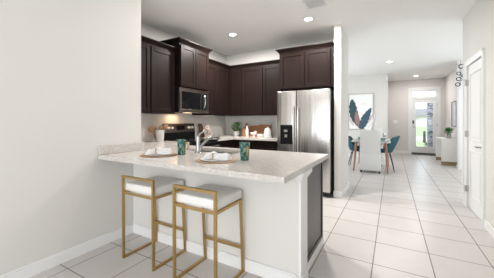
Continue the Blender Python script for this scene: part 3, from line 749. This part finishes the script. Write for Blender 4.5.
# ------------------------------------------------------------------ dining corner
TX, TY0, TY1, TZ = -.465, 6.86, 8.08, .755
t = thing('dining_table', 'white-topped dining table on tapered wooden legs', 'table', (TX, 7.46, 0))
poly = []
def rrect(x0, x1, y0, y1, r, n=6):
    p = []
    for cx, cy, a in ((x1-r, y1-r, 0), (x0+r, y1-r, PI/2), (x0+r, y0+r, PI), (x1-r, y0+r, 1.5*PI)):
        p += [(cx+r*math.cos(a+PI/2*k/n), cy+r*math.sin(a+PI/2*k/n)) for k in range(n+1)]
    return p
obj('tabletop', prism(B(), rrect(TX-.44, TX+.44, TY0, TY1, .12), lambda p, q, s: (p, q, s), TZ-.035, TZ), 'tablewhite', t)
obj('apron', box(B(), TX-.30, TX+.30, TY0+.14, TY1-.14, TZ-.10, TZ-.035), 'tablewhite', t)
for sx in (-1, 1):
    for y, yo in ((TY0+.14, TY0+.0), (TY1-.14, TY1)):
        obj('leg', tube(B(), [(TX+sx*.375, yo, 0), (TX+sx*.33, y, TZ-.035)], [.017, .032], 12), 'tlegwood', t, True)
def white_chair(x, y, flip, label):
    t = thing('slipcovered_chair', label, 'chair', (x, y, 0), 'white slipcovered chairs')
    f = -1 if flip else 1
    def yb(a, b_): return sorted((y+f*a, y+f*b_))
    a, b_ = yb(0, .10); bk = B(); hexa(bk, (x-.225, x+.225, a, b_), (x-.215, x+.215, a, b_), .47, 1.03)
    bmesh.ops.bevel(bk, geom=[e for e in bk.edges if e.calc_face_angle(0) > .5], offset=.02, segments=3, affect='EDGES', profile=.5)
    obj('backrest', bk, 'slip', t, True)
    a, b_ = yb(.002, .38); bk = B(); hexa(bk, (x-.235, x+.235, a, b_), (x-.225, x+.225, a, b_), .055, .47)
    bmesh.ops.bevel(bk, geom=bk.edges[:], offset=.012, segments=2, affect='EDGES', profile=.5)
    obj('skirt', bk, 'slip', t, True)
    a, b_ = yb(.10, .38); obj('seat', box(B(), x-.22, x+.22, a, b_, .47, .53, .02, 3), 'slip', t, True)
    for sx in (-1, 1):
        for d in (.03, .35):
            obj('caster', lathe(B(), [(0, 0), (.018, 0), (.02, .03), (.014, .075), (0, .075)], (x+sx*.20, y+f*d, 0), 12), 'black', t, True)
    return t
white_chair(-.462, 6.735, False, 'white slipcovered dining chair at near end of table, back to us')
white_chair(-.462, 8.25, True, 'white slipcovered dining chair at the far end of table')
def teal_chair():
    t = thing('shell_chair', 'teal velvet shell chair left of the dining table', 'chair', (0, 0, 0), 'teal shell chairs')
    b = B(); nu, nv = 14, 18; G = []
    for j in range(nv+1):
        v = j/nv; row = []
        for i in range(nu+1):
            u = i/nu*2-1
            if v < .5:
                s = v/.5; px = .22-.42*s; pz = .455-.02*math.sin(PI*s); w = .20+.045*s
            else:
                s = (v-.5)/.5; px = -.20-.13*s-.05*math.sin(PI*s*.5); pz = .455+.42*s-.06*(1-s)*0; w = .245-.02*s-.06*max(0, s-.6)/.4
            curl = abs(u)**2.2
            px2 = px+(.17*curl if v > .45 else .05*curl*v); pz2 = pz+(.10*curl if v < .55 else .0)*min(1, v*2)
            if v > .85: pz2 -= .05*curl*(v-.85)/.15
            row.append(b.verts.new((px2, u*w, pz2)))
        G.append(row)
    for j in range(nv):
        for i in range(nu): b.faces.new((G[j][i], G[j][i+1], G[j+1][i+1], G[j+1][i]))
    bmesh.ops.recalc_face_normals(b, faces=b.faces[:])
    bmesh.ops.solidify(b, geom=b.faces[:], thickness=.035)
    obj('seat_shell', b, 'teal', t, True)
    obj('seat_cushion', lathe(B(), [(0, .45), (.17, .45), (.195, .465), (.19, .485), (.1, .495), (0, .495)], (0.02, 0, 0), 24), 'teal', t, True)
    for sx, sy in ((1, 1), (1, -1), (-1, 1), (-1, -1)):
        obj('leg', tube(B(), [(sx*.22-.03, sy*.22, 0), (sx*.12-.03, sy*.13, .445)], [.009, .014], 10), 'rubber', t, True)
    return t
c1 = teal_chair(); c1.location = (-.78, 7.37, 0)
dup(c1, (-.20, 7.37, 0), 'teal velvet shell chair right of the dining table', PI)
# table setting
t = thing('sculptural_vase', 'tall narrow white sculptural vase on the dining table', 'vase', (-.44, 7.32, TZ))
b = B(); prof = [(.0, 0), (.09, 0), (.095, .03), (.075, .10), (.066, .2), (.074, .3), (.066, .42), (.045, .5), (.028, .58), (.036, .64), (.028, .665), (.018, .66), (.018, .5)]
lathe(b, prof, (-.44, 7.32, TZ), 24)
for v in b.verts:
    s = (v.co.z-TZ)/.66; v.co.x += .07*s*s+.012*math.sin(9*s)
obj('vase_body', b, 'ceramic', t, True)
for x, y, lab in ((-.72, 7.22, 'on left side of dining table'), (-.19, 7.12, 'on right side of dining table')):
    b = B(); lathe(b, [(0, 0), (.08, 0), (.135, .014), (.13, .018), (.08, .007), (0, .007)], (x, y, TZ), 28); tag(obj('dinner_plate', b, 'ceramic', None, True), 'white dinner plate '+lab, 'plate', 'plates on the dining table')
    b = B(); lathe(b, [(0, 0), (.035, 0), (.06, .03), (.073, .065), (.069, .066), (.055, .032), (0, .012)], (x, y, TZ+.008), 24); tag(obj('bowl', b, 'bowl', None, True), 'small dark teal bowl on plate '+lab, 'bowl', 'bowls on the dining table')
    gx = x+.02; gy = y+.2
    b = B(); lathe(b, [(0, 0), (.032, 0), (.03, .004), (.004, .008), (.004, .08), (.03, .105), (.036, .15), (.031, .19), (.029, .19), (.034, .15), (.028, .107), (0, .085)], (gx, gy, TZ), 20); tag(obj('wine_glass', b, 'glass', None, True), 'clear stemmed glass '+lab, 'glass', 'glasses on the dining table')

# framed leaf print
AX0, AX1, AZ0, AZ1, AY = -1.345, -.548, .955, 2.205, 9.6
t = thing('framed_print', 'large framed print of dark banana leaves on dining wall', 'picture', (-.946, AY, AZ0))
b = B(); f = .022
for q in ((AX0, AX1, AZ0, AZ0+f), (AX0, AX1, AZ1-f, AZ1), (AX0, AX0+f, AZ0+f, AZ1-f), (AX1-f, AX1, AZ0+f, AZ1-f)): box(b, q[0], q[1], AY-.035, AY-.001, q[2], q[3])
obj('frame', b, 'frame', t)
cv = obj('canvas', box(B(), AX0+f, AX1-f, AY-.022, AY-.001, AZ0+f, AZ1-f), 'canvas', t)
AW, AH = AX1-AX0, AZ1-AZ0
def ap(u, v): return (AX0+u*AW, AZ0+v*AH)
def artleaf(base, tip, w0, m, y, notch=True, bend=0., seed=1, pw=.9):
    rnd = random.Random(seed)
    bx_, bz = ap(*base); tx, tz = ap(*tip); d = Vector((tx-bx_, tz-bz)); n = Vector((-d.y, d.x)).normalized(); L = d.length
    ptsl, ptsr = [], []; K = 26
    for i in range(K+1):
        s = i/K; c = Vector((bx_, bz))+d*s+n*bend*L*math.sin(PI*s)
        w = w0*(math.sin(PI*s**pw)**.65 if 0 < s < 1 else 0)
        jl = 1-(.22 if notch and i % 4 == 2 else 0)*rnd.uniform(.5, 1.3); jr = 1-(.22 if notch and i % 4 == 0 else 0)*rnd.uniform(.5, 1.3)
        ptsl.append(c+n*w*jl); ptsr.append(c-n*w*jr)
    b = B(); prev = None
    for a, c in zip(ptsl, ptsr):
        cur = (b.verts.new((a.x, y, a.y)), b.verts.new((c.x, y, c.y)))
        if prev: b.faces.new((prev[0], prev[1], cur[1], cur[0]))
        prev = cur
    bmesh.ops.recalc_face_normals(b, faces=b.faces[:]); b.normal_update()
    bmesh.ops.solidify(b, geom=b.faces[:], thickness=.0008)
    return obj('printed_leaf', b, m, cv)
artleaf((.22, .10), (.06, .46), .06, 'print_pale', AY-.0232, True, .05, 2)
artleaf((.55, .06), (.97, .42), .05, 'print_pale', AY-.0232, True, -.05, 3)
artleaf((.47, .02), (.15, .86), .145, 'print_dark', AY-.0245, True, .06, 4, 1.2)
artleaf((.46, .03), (.33, .52), .085, 'print_rust', AY-.0258, True, .04, 5, 1.0)
artleaf((.50, .0), (.92, .60), .13, 'print_blue', AY-.0270, True, .03, 6, .7)
b = B()
for z in (.72, .685):
    x0 = AX0+.54*AW
    for k in range(5): box(b, x0+k*.034, x0+k*.034+.024, AY-.0232, AY-.022, AZ0+z*AH, AZ0+z*AH+.012)
obj('printed_caption', b, 'print_pink', cv)

# ------------------------------------------------------------------ foyer console, plant, mirror
t = thing('console_table', 'white waterfall console table with brass feet against foyer wall', 'console', (1.43, 9.55, 0))
obj('top', box(B(), 1.225, 1.64, 9.0, 10.10, .69, .74, .004, 1), 'console', t)
for y0, y1 in ((9.0, 9.06), (10.04, 10.10)):
    l = obj('side_panel', box(B(), 1.225, 1.64, y0, y1, .10, .69, .004, 1), 'console', t)
    obj('foot', box(B(), 1.225, 1.64, y0, y1, 0, .10), 'brass', l)
t = thing('vase_plant', 'green leafy stems in glass vase on white console', 'plant', (1.47, 9.50, .74))
b = B(); lathe(b, [(0, 0), (.045, 0), (.055, .02), (.05, .10), (.035, .14), (.045, .16), (.042, .16), (.032, .138), (.045, .098), (.05, .02), (0, .006)], (1.47, 9.50, .74)); obj('vase', b, 'glass', t, True)
b = B(); rnd = random.Random(9)
for i in range(46):
    a = rnd.uniform(0, 2*PI); r = rnd.uniform(.02, .12); p = Vector((1.47+r*math.cos(a)*.5, 9.50+r*math.sin(a)*.5, .74+rnd.uniform(.14, .32))); q = p+Vector((math.cos(a)*.09, math.sin(a)*.09, rnd.uniform(-.02, .08)))
    leafblade(b, p, q, .04, .02)
for i in range(8):
    a = rnd.uniform(0, 2*PI); tube(b, [(1.47, 9.50, .76), (1.47+.05*math.cos(a), 9.50+.05*math.sin(a), .98)], .004, 5)
obj('foliage', b, 'leaf2', t, True)
t = thing('wall_mirror', 'dark-framed mirror on the foyer wall above the console', 'mirror', (1.66, 9.9, 1.08))
b = B()
for q in ((9.60, 10.22, 1.07, 1.10), (9.60, 10.22, 1.83, 1.86), (9.60, 9.63, 1.10, 1.83), (10.19, 10.22, 1.10, 1.83)): box(b, 1.642, 1.659, q[0], q[1], q[2], q[3])
obj('frame', b, 'dframe', t); obj('mirror_glass', box(B(), 1.650, 1.659, 9.63, 10.19, 1.10, 1.83), 'mirror', t)
# hanging cluster of rings at the end of the side room wall
t = thing('wall_ornament', 'hanging string of dark rings and glass discs beside hall opening', 'ornament', (1.535, 8.37, 2.18))
obj('cord', tube(B(), [(1.535, 8.385, 2.83), (1.535, 8.385, 2.18)], .003, 6), 'rubber', t)
for k, (dx, z, r) in enumerate(((.01, 2.66, .05), (-.04, 2.48, .04), (.05, 2.42, .03), (-.04, 2.34, .045), (-.06, 2.20, .045))):
    c = Vector((1.535+dx, 8.376, z)); pts = [c+Vector((math.cos(a)*r, .0, math.sin(a)*r)) for a in [2*PI*q/20 for q in range(21)]]
    rg = obj('ring', tube(B(), pts, .011, 8, False), 'black', t, True)
    obj('disc', disc_y(B(), c+Vector((0, -.002, 0)), r*.55, .006), 'plate', rg, True)
